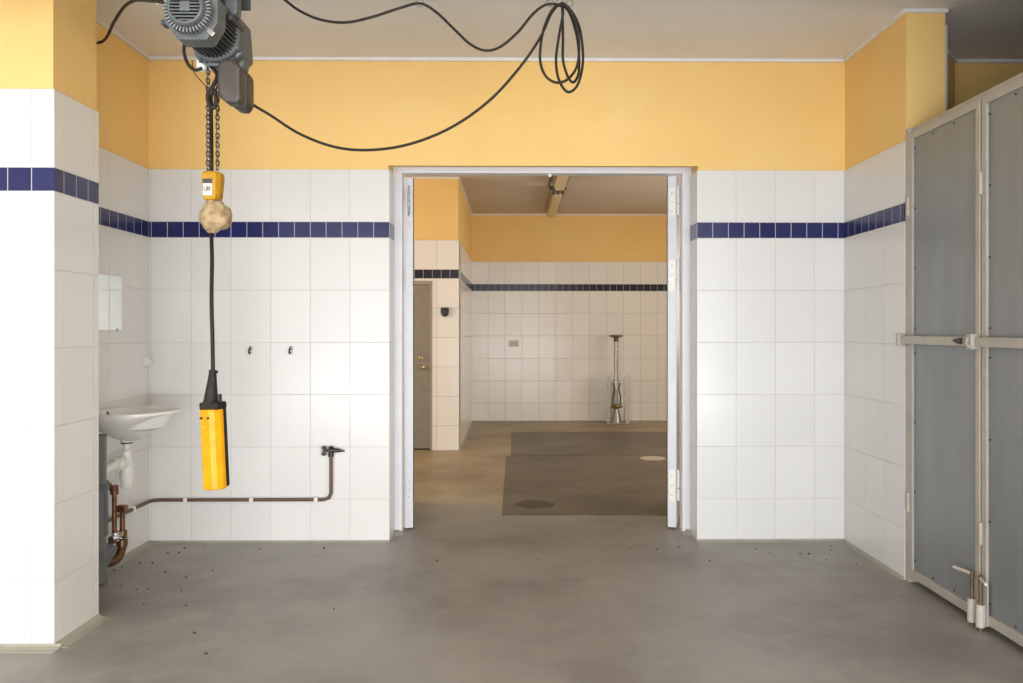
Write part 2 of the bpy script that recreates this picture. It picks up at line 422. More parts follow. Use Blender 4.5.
struct(m.build('trim_2', WHT, bevel=.004), 'pale cornice strip along the far room ceiling', 'trim')
def cove(name, runs, label, r=.03, h=.016):
    m = MB()
    for (x0, y0, x1, y1, nx, ny) in runs:
        a = Vector((x0, y0, 0)); b = Vector((x1, y1, 0)); n = Vector((nx, ny, 0))
        prof = [(0, 0), (r, 0), (r, .002), (r*.45, h*.22), (r*.14, h*.55), (.002, h), (0, h)]
        m.rings([[p+n*q[0]+Vector((0, 0, q[1])) for q in prof] for p in (a, b)])
    return struct(m.build(name, COVE), label, 'cove')
cove('baseboard_back', [(XWL, Y_B, X_L, Y_B, 0, -1), (X_R, Y_B, XWR, Y_B, 0, -1)], 'grey floor cove along the back wall')
cove('baseboard_left', [(XWL, PY1, XWL, Y_B, 1, 0), (PX, PY0, PX, PY1, 1, 0), (HX0, PY0, PX+.03, PY0, 0, -1)], 'pale floor cove around the left wall and pier', .055, .020)
cove('baseboard_right', [(XWR, STY, XWR, Y_B, -1, 0)], 'grey floor cove along the right wall')
cove('baseboard_far', [(BX, Y_FAR, FX1, Y_FAR, 0, -1), (BX, 9.22, BX, Y_FAR, 1, 0)], 'floor cove in the far room')

# dark slabs let into the far floor
m = MB(); a = at(502, 516, 5.93); m.box(a.x, FX1, 5.93, 8.76, -.05, .005)
struct(m.build('floor_slab', SLAB, bevel=.003), 'nearer dark rectangular slab in the far floor', 'floor slab')
m = MB(); m.box(a.x+.05, FX1, 8.80, 10.86, -.05, .004)
struct(m.build('floor_slab', SLAB, bevel=.003), 'rear dark rectangular slab in the far floor', 'floor slab')

# ------------------------------------------------------------------ doorway: frame and two leaves
FY0, FY1 = 5.41, 5.50; FW = .050
m = MB()
m.box(X_L-.02, X_L+FW, FY0, FY1, 0, OZ); m.box(X_R-FW, X_R+.02, FY0, FY1, 0, OZ); m.box(X_L+FW, X_R-FW, FY0, FY1, OZ-FW, OZ)
fr = struct(m.build('door_1', FRAMEM, bevel=.004), 'white steel frame of the wide double doorway', 'door frame')
k = at(550, 173, 5.45)
m = MB(); m.lathe([(.012, 0), (.012, .012), (.006, .02)], (k.x, 5.45, OZ-FW+.001), (0, 0, -1), 12); m.build('latch_keeper', PLAST, fr)
for px, lab in ((397, 'left'), (690, 'right')):
    p = at(px, 540, 5.39); m = MB(); m.blob((p.x, 5.40, 0.0), (.045, .05, .028), 12, 8, .35, 5)
    struct(m.build('trim_'+('3' if px < 500 else '4'), FLOOR, smooth=True), 'rough mortar lump at the foot of the %s door jamb' % lab, 'trim')

def leaf(side, ang, x_in, x_out, label, zt):
    """a leaf whose hinge edge faces the camera; opens into the far room past square"""
    y0 = 5.515; cx = (x_in+x_out)/2; th = abs(x_out-x_in)
    t = thing('door_leaf', label, 'door', (cx, y0, 0), 'open double door leaves')
    # local frame: e along leaf, n across
    e = Vector((side*math.sin(ang), math.cos(ang), 0)); n = Vector((math.cos(ang), -side*math.sin(ang), 0))
    O = Vector((cx, y0, 0))
    def loc(a, b, z): return O+e*a+n*b+Vector((0, 0, z))
    def bx(m, a0, a1, b0, b1, z0, z1, mi=0):
        q = [loc(a, b, 0) for a, b in ((a0, b0), (a1, b0), (a1, b1), (a0, b1))]
        m.hexa([(v.x, v.y) for v in q], z0, z1, mi)
    m = MB(); bx(m, 0, .93, -th/2, th/2, .015, zt); m.build('slab', DOORM, t, bevel=.003)
    m = MB(); bx(m, -.001, .018, -side*th/2-.003, -side*th/2+.003, .015, zt); m.build('edge_seal', BLACK, t)
    m = MB(); bx(m, .80, .86, -th/2-.006, th/2+.006, .98, 1.12); m.build('lock_plate', STEEL, t)
    m = MB()
    for s in (-1, 1):
        pts = [loc(.83, s*(th/2+.004), 1.07), loc(.83, s*(th/2+.05), 1.07), loc(.72, s*(th/2+.05), 1.07)]
        m.tube(pts, .009, 8)
    m.build('lever_handle', STEEL, t, smooth=True)
    return t, loc, bx, th
def hinge(t, loc, bx, th, side, z, h, mt):
    m = MB()
    q = loc(-.002, 0, 0)
    bx(m, -.004, 0, -th*.36, th*.36, z, z+h)
    hp = m.build('hinge', mt, t, bevel=.006)
    m = MB(); c = loc(-.012, side*(th/2+.012), 0)
    m.cyl((c.x, c.y, z+h*.05), (c.x, c.y, z+h*.42), .010); m.cyl((c.x, c.y, z+h*.46), (c.x, c.y, z+h*1.02), .010)
    m.build('hinge_barrel', mt, hp, smooth=True)
    for q in (.2, .5, .8):
        m = MB(); c = loc(-.004, 0, z+h*q); m.cyl(c, c+Vector((0, -.002, 0)), .005, seg=8); m.build('screw', STEEL, hp)
xa, xb = at(404.5, 300, 5.515).x, at(413.5, 300, 5.515).x
tl, loc, bx, th = leaf(-1, math.radians(12.5), xb, xa, 'left leaf of the open double door, edge on with grey hinges', at(0, 177, 5.515).z)
for v0, v1 in ((212, 188), (292, 265), (503, 477)):
    z = at(0, v0, 5.515).z; hinge(tl, loc, bx, th, -1, z, at(0, v1, 5.515).z-z, DOORM)
m = MB(); zb = at(0, 215, 5.51).z; zt_ = at(0, 186, 5.51).z
pts = [loc(-.006, .006*math.cos(a)-.002, (zb+zt_)/2+(zt_-zb)/2*math.sin(a)) for a in [2*PI*k/20 for k in range(20)]]
m.tube(pts, .003, 6, cyclic=True); c = loc(-.006, 0, zt_-.02); m.cyl(c, c+Vector((0, -.006, 0)), .009, seg=10)
bx(m, -.003, 0, -.008, .008, at(0, 240, 5.51).z, zt_+.01)
m.build('flush_bolt', STEEL, tl, smooth=True)
xa, xb = at(667.3, 300, 5.515).x, at(676.5, 300, 5.515).x
tr, loc, bx, th = leaf(1, math.radians(15.0), xa, xb, 'right leaf of the open double door, edge on with white hinges', at(0, 174.5, 5.515).z)
for v0, v1 in ((216, 186), (291, 259), (503, 471)):
    z = at(0, v0, 5.515).z; hinge(tr, loc, bx, th, 1, z, at(0, v1, 5.515).z-z, PLAST)

# ------------------------------------------------------------------ far room furniture
t = struct(MB().box(DX0+.04, DX1-.022, 9.24, 9.29, .015, DZ-.03).build('door_2', GDOOR, bevel=.003), 'plain grey door in the far block', 'door')
m = MB()
m.box(DX0, DX0+.04, 9.212, 9.30, 0, DZ); m.box(DX1-.022, DX1, 9.212, 9.30, 0, DZ); m.box(DX0, DX1, 9.210, 9.30, DZ-.03, DZ+.012)
m.build('door_frame', mat('far_door_frame', lin(158, 148, 132), .45, 0, .03), t, bevel=.004)
p = at(421, 358, 9.25); q = at(422, 367, 9.25)
m = MB(); m.lathe([(.026, 0), (.026, .008), (.012, .012), (.012, .03)], (p.x, 9.24, p.z), (0, -1, 0), 16); m.build('lock_cylinder', BRASS, t, smooth=True)
m = MB(); m.lathe([(.028, 0), (.028, .008), (.010, .012), (.010, .045), (.027, .055), (.027, .075), (.015, .085)], (q.x, 9.24, q.z), (0, -1, 0), 16); m.build('door_knob', BRASS, t, smooth=True)

p = at(445, 312, 9.22)
t = thing('wall_buzzer', 'small black rounded buzzer on the far tiled block beside the grey door', 'buzzer', (p.x, 9.22, p.z))
m = MB(); m.hexa([(-.045, .05), (-.045, -.01), (-.03, -.045), (0, -.058), (.03, -.045), (.045, -.01), (.045, .05)], 0, .055, 0,
                 Matrix.Translation((p.x, 9.22, p.z)) @ Matrix.Rotation(PI/2, 4, 'X'))
m.build('casing', DEVM, t, bevel=.01)
m = MB(); m.lathe([(.028, 0), (.028, .006), (.018, .014)], (p.x, 9.166, p.z-.002), (0, -1, 0), 18); m.build('button', DARKMET, t, smooth=True)
p = at(514, 343.5, Y_FAR)
t = thing('socket_plate', 'small pale socket plate on the far tiled wall', 'socket', (p.x, Y_FAR, p.z))
m = MB(); m.box(p.x-.07, p.x+.07, Y_FAR-.018, Y_FAR, p.z-.045, p.z+.045); m.build('plate', mat('pale_socket', lin(214, 200, 188), .4, 0, .03), t, bevel=.008)
m = MB(); m.box(p.x-.05, p.x+.05, Y_FAR-.024, Y_FAR-.016, p.z-.028, p.z+.028); m.build('cover_flap', mat('socket_flap', lin(200, 186, 174), .4, 0, .03), t, bevel=.005)

# floor drain cover shining on the slab
p = at(652, 458.5, 8.60)
t = tag(MB().lathe([(.13, .0), (.13, .007), (.11, .010), (.0, .010)], (p.x, 8.55, .005), (0, 0, 1), 28, cap=(True, False)).build('drain_cover', mat('worn_drain', lin(206, 196, 170), .3, .2, .1, 40), smooth=True, origin=(p.x, 8.55, .005)), 'pale round drain cover set in the dark far floor slab', 'drain cover')
p = at(535, 504.5, 6.3)
m = MB(); m.blob((p.x, 6.32, .0055), (.15, .16, .002), 24, 8, .25, 4)
struct(m.build('floor_stain', mat('oil_stain', lin(70, 62, 54), .5, 0, .1, 20), smooth=True), 'dark oval oil stain on the nearer floor slab', 'stain')

# standpipe by the far wall
YS = 11.85; p = at(616, 424, YS); sx = p.x
def zv(v, y): return at(616, v, y).z
t = thing('washing_stand', 'slim clear post stand with a round disc top against the far tiled wall', 'stand', (sx, YS, 0))
m = MB(); m.box(sx-.16, sx+.16, YS-.14, YS+.14, 0, .02); m.build('base_plate', STEEL, t, bevel=.004)
m = MB(); m.lathe([(.085, .02), (.075, .06), (.05, .16), (.03, .22), (.028, .26)], (sx, YS, 0), seg=20); m.build('foot_cone', STEEL, t, smooth=True)
m = MB(); m.cyl((sx, YS, .24), (sx, YS, zv(340, YS)), .028); m.build('post', mat('post_tube', lin(186, 184, 180), .22, .35, .05), t, smooth=True)
m = MB(); m.lathe([(.020, -.09), (.04, -.07), (.03, -.03), (.10, -.005), (.10, .012), (.03, .018)], (sx, YS, zv(336, YS)), seg=24); m.build('disc_top', mat('disc_bronze', lin(112, 104, 88), .4, .4, .1), t, smooth=True)
COLR = mat('collar_grey', lin(205, 203, 198), .3, .2, .05)
m = MB(); m.lathe([(.034, 0), (.034, .025)], (sx, YS, zv(350, YS)), seg=18); m.build('collar', COLR, t, smooth=True)
m = MB(); m.lathe([(.048, 0), (.048, .13)], (sx, YS, zv(390, YS)), seg=18); m.build('collar', COLR, t, smooth=True)
for s in (-1, 1):
    m = MB(); z0 = zv(405, YS); z1 = zv(383, YS)
    m.tube(smoothpath([(sx+s*.05, YS-.06, z1), (sx+s*.03, YS-.09, z1*.75+z0*.25), (sx+s*.055, YS-.08, z0*.6+z1*.4), (sx+s*.05, YS-.06, z0), (sx+s*.02, YS-.04, z0-.04)]), .009, 8)
    m.build('hose', DARKMET, t, smooth=True)
m = MB(); z0 = zv(406, YS); m.blob((sx, YS-.04, z0), (.07, .05, .035), 14, 10, .35, 6); m.tube([(sx-.09, YS-.05, z0-.03), (sx, YS-.06, z0+.02), (sx+.085, YS-.05, z0-.01)], .014, 8); m.build('valve', mat('dull_brass', lin(150, 128, 84), .4, .7, .15, 30), t, smooth=True)
for u0, u1, tw in ((605.5, 609, .02), (624, 628, .02)):
    a, b = at(u0, 400, YS).x, at(u1, 400, YS).x
    m = MB(); m.box(a, b, YS-.10, YS+.10, .02, zv(375, YS)); m.build('side_guard', GLASS, t, bevel=.004)

# fluorescent battens
def batten(y0, y1, label, ends):
    x = .515+.0; z = CEIL
    t = thing('batten_light', label, 'ceiling light', (x, (y0+y1)/2, z-.10), 'battens on the far ceiling')
    m = MB(); m.box(x-.05, x+.05, y0, y1, z-.05, z); m.build('housing', mat('batten_body', lin(206, 186, 150), .4, 0, .04), t, bevel=.004)
    m = MB(); m.hexa([(-.065, 0), (.065, 0), (.05, -.06), (-.05, -.06)], y0+.02, y1-.02, 0, Matrix.Translation((x, 0, z-.05)) @ Matrix(((1, 0, 0, 0), (0, 0, 1, 0), (0, 1, 0, 0), (0, 0, 0, 1)))); m.build('diffuser', LAMPM, t, bevel=.012)
    for s in (-1, 1):
        m = MB(); m.hexa([(s*.066, 0), (s*.090, .012), (s*.090, -.02), (s*.066, -.028)], y0, y1, 0, Matrix.Translation((x, 0, z-.02)) @ Matrix(((1, 0, 0, 0), (0, 0, 1, 0), (0, 1, 0, 0), (0, 0, 0, 1))))
        m.build('side_reflector', mat('batten_reflector', lin(150, 130, 104), .4, .1, .05), t)
    m = MB()
    for s in (-1, 0, 1): m.box(x+s*.055-.017, x+s*.055+.017, y0-.02, y0+.03, z-.10, z-.03)
    m.box(x-.10, x+.10, y0-.012, y0+.005, z-.045, z-.02)
    m.build('lamp_holder', mat('lamp_holder_dark', lin(92, 82, 70), .5, 0, .1), t, bevel=.003)
batten(7.2, 9.5, 'nearer batten light on the far ceiling, cut off by the door head', 0)
batten(9.8, 11.75, 'farther batten light on the far ceiling, ending at the yellow wall', 1)
m = MB(); m.tube([(.40, 7.0, CEIL-.012), (.40, 9.7, CEIL-.012), (.44, 9.85, CEIL-.03)], .010, 8)
tag(m.build('conduit', DARKMET, smooth=True, origin=(.40, 8.2, CEIL)), 'thin dark conduit beside the nearer batten light', 'conduit')
m = MB(); p = at(622, 177, 7.2); m.box(p.x, FX1, 7.45, 7.62, CEIL-.05, CEIL)
tag(m.build('cable_tray', LAMPM, bevel=.004, origin=(p.x, 7.5, CEIL)), 'pale flat cable duct crossing the far ceiling at right', 'cable duct')

# ------------------------------------------------------------------ back wall: pipe run, tap, hooks
WY = Y_B-.028
zc = at(200, 500, WY).z; xt = at(331, 500, WY).x; zt = at(331, 455, WY).z
PIPEX = XWL+.03
t = thing('water_pipe', 'dark copper water pipe running low along the corner to a tap', 'pipe', (xt, WY, zc))
m = MB()
pts = [(PIPEX, 4.50, zc), (PIPEX, WY-.05, zc), (PIPEX+.015, WY-.015, zc), (PIPEX+.05, WY, zc), (xt-.045, WY, zc), (xt-.013, WY, zc+.012), (xt, WY, zc+.045), (xt, WY, zt)]
m.tube(pts, .0105, 10); m.build('pipe', PIPED, t, smooth=True)
for u in (185.5, 251.5, 316):
    x = at(u, 500, WY).x
    m = MB(); m.box(x-.012, x+.012, WY-.014, Y_B-.001, zc-.016, zc+.016); m.build('pipe_clip', PLAST, t, bevel=.004)
m = MB(); m.box(XWL+.001, PIPEX+.014, 4.90, 4.925, zc-.016, zc+.016); m.build('pipe_clip', PLAST, t, bevel=.004)
t = thing('garden_tap', 'small dark metal tap on top of the pipe riser', 'tap', (xt, WY, zt))
m = MB(); m.lathe([(.013, -.012), (.017, -.01), (.017, .012), (.014, .015), (.014, .045), (.018, .05), (.010, .056)], (xt, WY, zt), seg=14)
m.cyl((xt-.01, WY, zt+.03), (xt+.055, WY, zt+.028), .016, .012); m.cyl((xt+.05, WY, zt+.028), (xt+.085, WY, zt+.024), .010, .004)
m.cyl((xt, WY, zt+.03), (xt, Y_B, zt+.03), .012); m.build('body', DARKMET, t, smooth=True)
m = MB(); m.cyl((xt-.012, WY-.01, zt+.03), (xt-.035, WY-.012, zt+.03), .008)
m.obox((xt-.042, WY-.012, zt+.028), (.016, .016, .062)); m.obox((xt-.042, WY-.012, zt+.048), (.03, .018, .014)); m.obox((xt-.042, WY-.012, zt+.008), (.03, .018, .014)); m.build('handle', DARKMET, t, bevel=.003)
for u, lab in ((251, 'left of the two small screw hooks on the back wall tiles, dark'), (291, 'right of the two small screw hooks on the back wall tiles, shinier')):
    p = at(u, 350, Y_B)
    t = thing('screw_hook', lab, 'hook', (p.x, Y_B, p.z), 'screw hooks on the tiles')
    m = MB(); m.lathe([(.014, 0), (.012, .005), (.006, .008)], (p.x, Y_B, p.z+.012), (0, -1, 0), 14); m.build('rose', STEEL, t, smooth=True)
    m = MB(); m.tube(smoothpath([(p.x, Y_B, p.z+.012), (p.x, Y_B-.03, p.z+.008), (p.x, Y_B-.042, p.z-.01), (p.x, Y_B-.03, p.z-.022), (p.x, Y_B-.014, p.z-.014)]), .0055, 8); m.build('hook', DARKMET, t, smooth=True)

# ------------------------------------------------------------------ wash corner on the left wall
SY, SZ = 4.60, .895
t = thing('wash_basin', 'small white porcelain wash basin on the left wall behind the pier', 'basin', (XWL, SY, SZ-.15))
HW, DP = .255, .42
def outline(scale, z, cx=.17, drop=0.0, n=40):
    out = []
    for k in range(n):
        a = 2*PI*k/n; ca, sa = math.cos(a), math.sin(a)
        e = 0.62
        x = math.copysign(abs(ca)**e, ca); y = math.copysign(abs(sa)**(0.8), sa)
        vx = DP/2+x*DP/2*(1.0)
        wy = HW*y*(1-.32*max(0, x)**2)
        px = cx+(vx-cx)*scale; py = wy*scale
        out.append(Vector((XWL+max(px, .001), SY+py, z+drop*.8*max(0, (px-.06)/(DP-.06))**1.7)))
    return out
m = MB()
m.rings([outline(.16, SZ-.165), outline(.32, SZ-.158, drop=.04), outline(.5, SZ-.142, drop=.10), outline(.68, SZ-.118, drop=.12), outline(.84, SZ-.086, drop=.10), outline(.94, SZ-.055, drop=.06), outline(.985, SZ-.03, drop=.025), outline(1.0, SZ-.012), outline(.995, SZ-.002), outline(.975, SZ+.002), outline(.90, SZ-.004), outline(.84, SZ-.03, .2), outline(.70, SZ-.09, .19), outline(.40, SZ-.115, .18), outline(.10, SZ-.12)])
m.build('bowl', PORC, t, smooth=True)
m = MB(); m.lathe([(.03, 0), (.03, .006), (.01, .008)], (XWL+.17, SY, SZ-.121), seg=16); m.build('waste_ring', CHROME, t, smooth=True)
m = MB(); m.tube(smoothpath([(XWL+.15, SY-.235, SZ-.002), (XWL+.15, SY-.235, SZ+.016)]), .006, 8); m.build('chain_stay', DARKMET, t)
# trap hangs from basin
tx, ty = XWL+.125, SY+.03
t = thing('bottle_trap', 'white plastic bottle trap and waste elbow under the basin', 'trap', (tx, ty, .45))
m = MB(); m.lathe([(r_*.78, z_) for r_, z_ in ((.022, SZ-.160), (.042, SZ-.164), (.042, SZ-.180), (.024, SZ-.186), (.022, SZ-.22), (.034, SZ-.23), (.036, SZ-.28), (.046, SZ-.30), (.048, SZ-.37), (.044, SZ-.40), (.042, SZ-.43), (.034, SZ-.44))], (tx, ty, 0), seg=20); m.build('bottle', PLAST, t, smooth=True)
m = MB(); m.lathe([(.031, SZ-.181), (.031, SZ-.188)], (tx, ty, 0), seg=20); m.build('washer', BLACK, t)
m = MB(); m.tube(smoothpath([(tx, ty, SZ-.29), (tx-.01, ty-.10, SZ-.29), (tx-.025, ty-.20, SZ-.31), (tx-.04, ty-.25, SZ-.37), (tx-.045, ty-.26, SZ-.46)]), .026, 12)
m.cyl((tx, ty-.045, SZ-.29), (tx, ty-.075, SZ-.29), .036); m.cyl((tx-.003, ty-.085, SZ-.29), (tx-.008, ty-.11, SZ-.29), .036); m.build('waste_elbow', PLAST, t, smooth=True)
# copper feed pipes with valves
t = thing('copper_feed_pipes', 'cluster of tarnished copper feed pipes with valves below the basin', 'pipes', (XWL+.08, 4.5, .12))
fx = XWL+.085
m = MB(); m.tube(smoothpath([(fx-.01, 4.46, .24), (fx-.01, 4.46, .40), (fx-.01, 4.46, .49), (fx, 4.475, .515), (fx+.005, 4.50, .50), (fx+.01, 4.52, .47)]), .013, 10); m.build('riser', COPPER, t, smooth=True)
m = MB(); m.tube([(fx+.02, 4.53, .20), (fx+.02, 4.53, .48)], .013, 10); m.cyl((fx+.02, 4.53, .44), (fx+.02, 4.53, .49), .022); m.build('riser', COPPER, t, smooth=True)
m = MB(); m.tube([(fx+.05, 4.56, .22), (fx+.05, 4.56, .345)], .014, 10); m.obox((fx+.045, 4.565, .355), (.05, .04, .035)); m.build('riser', COPPER, t, smooth=True)
m = MB()
for z in (.27, .33): m.cyl((fx-.01, 4.46, z), (fx-.01, 4.46, z+.03), .022, seg=8)
m.cyl((fx-.03, 4.45, .31), (fx+.0, 4.40, .31), .012); m.build('union_nut', DARKMET, t)
m = MB(); m.cyl((fx+.035, 4.53, .185), (fx+.035, 4.53, .235), .026, seg=8); m.cyl((fx+.035, 4.53, .21), (fx+.035, 4.46, .21), .017); m.cyl((fx+.03, 4.53, .205), (fx+.085, 4.53, .195), .013); m.build('stop_valve', CHROME, t, smooth=True)
m = MB(); m.tube(smoothpath([(fx+.05, 4.56, .235), (fx+.055, 4.55, .16), (fx+.05, 4.51, .10), (fx+.03, 4.46, .085), (fx, 4.42, .10), (fx-.02, 4.38, .13)]), .024, 12); m.cyl((fx+.055, 4.54, .15), (fx+.057, 4.545, .19), .03, seg=10); m.build('drain_elbow', mat('brown_copper', lin(120, 88, 62), .4, .7, .2, 30, col2=lin(84, 66, 50)), t, smooth=True)
m = MB(); m.tube([(fx-.03, 4.40, .17), (fx+.0, 4.47, .17), (fx+.05, 4.555, .20)], .012, 8); m.build('cross_pipe', COPPER, t, smooth=True)
# grey soil pipe
t = thing('soil_pipe', 'grey vertical drain pipe in the corner beside the pier', 'drain pipe', (XWL+.07, 4.37, 0))
gx = at(97.0, 500, 4.33).x
m = MB(); m.tube([(gx-.01, 4.33, .02), (gx-.01, 4.33, .79)], .055, 16); m.build('pipe', PIPEG, t, smooth=True)
m = MB(); m.tube([(gx-.015, 4.34, .26), (gx-.015, 4.34, .52)], .062, 16); m.cyl((gx-.015, 4.34, .50), (gx-.015, 4.34, .54), .067, seg=16); m.build('sleeve', mat('dark_sleeve', lin(92, 94, 98), .5, 0, .1), t, smooth=True)
m = MB(); m.hexa([(XWL+.002, .24), (gx+.075, .19), (gx+.06, .15), (gx-.01, .02), (XWL+.002, .0)], -4.40, -4.26, 0, Matrix(((1, 0, 0, 0), (0, 0, -1, 0), (0, 1, 0, 0), (0, 0, 0, 1)))); m.build('foot_bracket', mat('grey_bracket', lin(120, 122, 124), .5, .1, .1), t, bevel=.004)
# mirror
p = atx(121, 277, XWL); q = atx(121, 330, XWL)
t = thing('wall_mirror', 'small frameless mirror on the left wall above the wash basin', 'mirror', (XWL, p.y-.2, q.z))
m = MB(); m.box(XWL, XWL+.005, p.y-.42, p.y, q.z, p.z); m.build('mirror_glass', MIRROR, t, bevel=.001)
for yy in (p.y-.06, p.y-.36):
    m = MB(); m.box(XWL, XWL+.009, yy-.008, yy+.008, q.z-.008, q.z+.010); m.build('clip', STEEL, t)
p = atx(145, 362, XWL)
m = MB(); m.lathe([(.035, 0), (.035, .012), (.028, .02), (.012, .022), (.012, .04), (.016, .045)], (XWL, p.y, p.z), (1, 0, 0), 20)
tag(m.build('door_stop', PLAST, smooth=True, origin=(XWL, p.y, p.z)), 'round white knob on the left wall near the corner', 'knob')

# ------------------------------------------------------------------ storage enclosure on the right
CXF = 2.098                                    # front plane of the leaves
t = thing('storage_cabinet', 'tall grey sheet metal cabinet doors along the right side', 'cabinet', (CXF, 3.3, 0))
m = MB(); m.box(CXF+.0, CXF+.05, 4.345, 4.388, 0, 2.42); m.build('side_post', CABF, t, bevel=.003)
ZB, ZT, ZM0, ZM1 = .035, 2.385, 1.262, 1.312
def cabdoor(y1, y0):                           # y1 far edge, y0 near edge
    sw = .034
    m = MB()
    m.box(CXF-.006, CXF+.03, y1-sw, y1, ZB, ZT); m.box(CXF-.006, CXF+.03, y0, y0+sw, ZB, ZT)
    m.box(CXF-.006, CXF+.03, y0+sw, y1-sw, ZT-.036, ZT); m.box(CXF-.006, CXF+.03, y0+sw, y1-sw, ZB, ZB+.045)
    m.box(CXF-.004, CXF+.03, y0+sw, y1-sw, 1.27, 1.30)
    d = m.build('door', CABF, t, bevel=.003)
    for za, zb, nm in ((ZB+.045, 1.27, 'lower_panel'), (1.30, ZT-.036, 'upper_panel')):
        m = MB(); m.box(CXF+.006, CXF+.014, y0+sw, y1-sw, za, zb); m.build(nm, CABP, d)
        sp = [(y, za+.05+(zb-za-.1)*k/3) for k in range(4) for y in (y0+sw+.012, y1-sw-.012)]
        sp += [(y0+sw+(y1-y0-2*sw)*k/3, zb-.016 if nm == 'upper_panel' else za+.016) for k in (1, 2)]
        for y, z in sp:
            m = MB(); m.cyl((CXF+.008, y, z), (CXF+.002, y, z), .0045, seg=8); m.build('screw', DARKMET, d)
    for z in (.38, 1.95):
        m = MB(); m.cyl((CXF-.008, y1+.004, z), (CXF-.008, y1+.004, z+.10), .010, seg=10); m.build('hinge', CABF, d, smooth=True)
    return d
LE = [(4.335, 3.672), (3.655, 2.99), (2.973, 2.31)]
doors = [cabdoor(a, b) for a, b in LE]
m = MB(); m.box(CXF, CXF+.05, 2.16, 2.30, 0, 2.42); m.build('side_post', CABF, t, bevel=.003)
m = MB(); m.box(CXF+.02, CXF+.05, 2.3, 4.345, 2.39, 2.42); m.build('top_rail', CABF, t, bevel=.003)
# lock bars across the doors
for (a, b), z0 in zip(((4.395, 3.70), (3.66, 2.30)), (1.268, 1.266)):
    m = MB(); m.box(CXF-.032, CXF-.010, b, a, z0, z0+.044); bar = m.build('lock_bar', CABF, t, bevel=.004)
m = MB(); m.box(CXF-.045, CXF-.004, 4.372, 4.402, 1.258, 1.325); m.build('bar_bracket', CABF, t, bevel=.004)
m = MB(); m.box(CXF-.046, CXF-.006, 3.668, 3.71, 1.255, 1.325); m.tube(smoothpath([(CXF-.04, 3.70, 1.31), (CXF-.055, 3.69, 1.28), (CXF-.04, 3.66, 1.255)]), .006, 8); m.build('bar_bracket', CABF, t, bevel=.004)
m = MB(); m.hexa([(3.84, 1.293), (3.78, 1.307), (3.765, 1.307), (3.765, 1.277), (3.79, 1.279)], CXF-.045, CXF-.03, 0, Matrix(((0, 0, 1, 0), (1, 0, 0, 0), (0, 1, 0, 0), (0, 0, 0, 1)))); m.build('bar_latch', DARKMET, t, bevel=.002)
# two tower bolts at the meeting stiles
for y, zt2, (hy, hz) in ((3.70, .155, (3.80, .24)), (3.632, .15, (3.535, .238))):
    m = MB(); m.cyl((CXF-.024, y, .02), (CXF-.024, y, zt2-.03), .020, seg=14); b = m.build('bolt_sleeve', mat('bolt_paint', lin(196, 190, 180), .4, .05, .05), t, smooth=True)
    m = MB(); m.cyl((CXF-.024, y, -.0), (CXF-.024, y, .25), .009, seg=10); m.build('bolt_rod', mat('rusty_rod', lin(128, 108, 82), .5, .5, .2, 40), b, smooth=True)
    m = MB(); m.cyl((CXF-.024, y, .236), (CXF-.055, hy, hz+.0), .008, .007, seg=10); m.build('bolt_handle', mat('bolt_handle_paint', lin(205, 198, 186), .35, .2, .05), b, smooth=True)
    m = MB(); m.box(CXF-.012, CXF-.005, y-.03, y+.03, .03, .22); m.build('bolt_plate', CABF, b)
# conduit in the alcove
m = MB(); m.cyl((2.44, 4.62, 1.2), (2.44, 4.62, CEIL), .010); m.cyl((2.44, 4.62, 1.2), (STX, 4.62, 1.2), .010)
tag(m.build('conduit', WHT, smooth=True, origin=(2.44, 4.62, CEIL)), 'thin white conduit rising behind the yellow pilaster above the cabinet', 'conduit')

# ------------------------------------------------------------------ chain hoist
HYM = 2.55
A = at(184.5, 6, HYM); AX, AZ = A.x, A.z
BEAMZ0, BEAMZ1 = 2.60, 2.74
m = MB(); m.box(-3.4, 1.95, 2.70, 2.82, BEAMZ0, BEAMZ0+.012); m.box(-3.4, 1.95, 2.70, 2.82, BEAMZ1-.012, BEAMZ1); m.box(-3.4, 1.95, 2.756, 2.764, BEAMZ0, BEAMZ1)
struct(m.build('crane_beam', mat('beam_paint', lin(150, 148, 142), .5, .1, .08)), 'steel runway beam under the ceiling', 'beam')
t = thing('chain_hoist', 'grey electric chain hoist with finned motor hanging at upper left', 'hoist', (AX, 2.8, BEAMZ0))
MM = Matrix(((1, 0, 0, 0), (0, 0, 1, 0), (0, 1, 0, 0), (0, 0, 0, 1)))      # (x, z) outline extruded along y
def cy(m, prof, mi=0, seg=40): m.lathe(prof, (AX, 0, AZ), (0, 1, 0), seg, mi)
def slabxz(m, poly, y0, y1):                     # outline relative to the motor axis
    m.hexa(poly, y0, y1, 0, Matrix.Translation((AX, 0, AZ)) @ MM)
def ublock(m, poly, y, y1):                      # outline read off the view at depth y
    m.hexa([(at(u, v, y).x, at(u, v, y).z) for u, v in poly], y, y1, 0, MM)
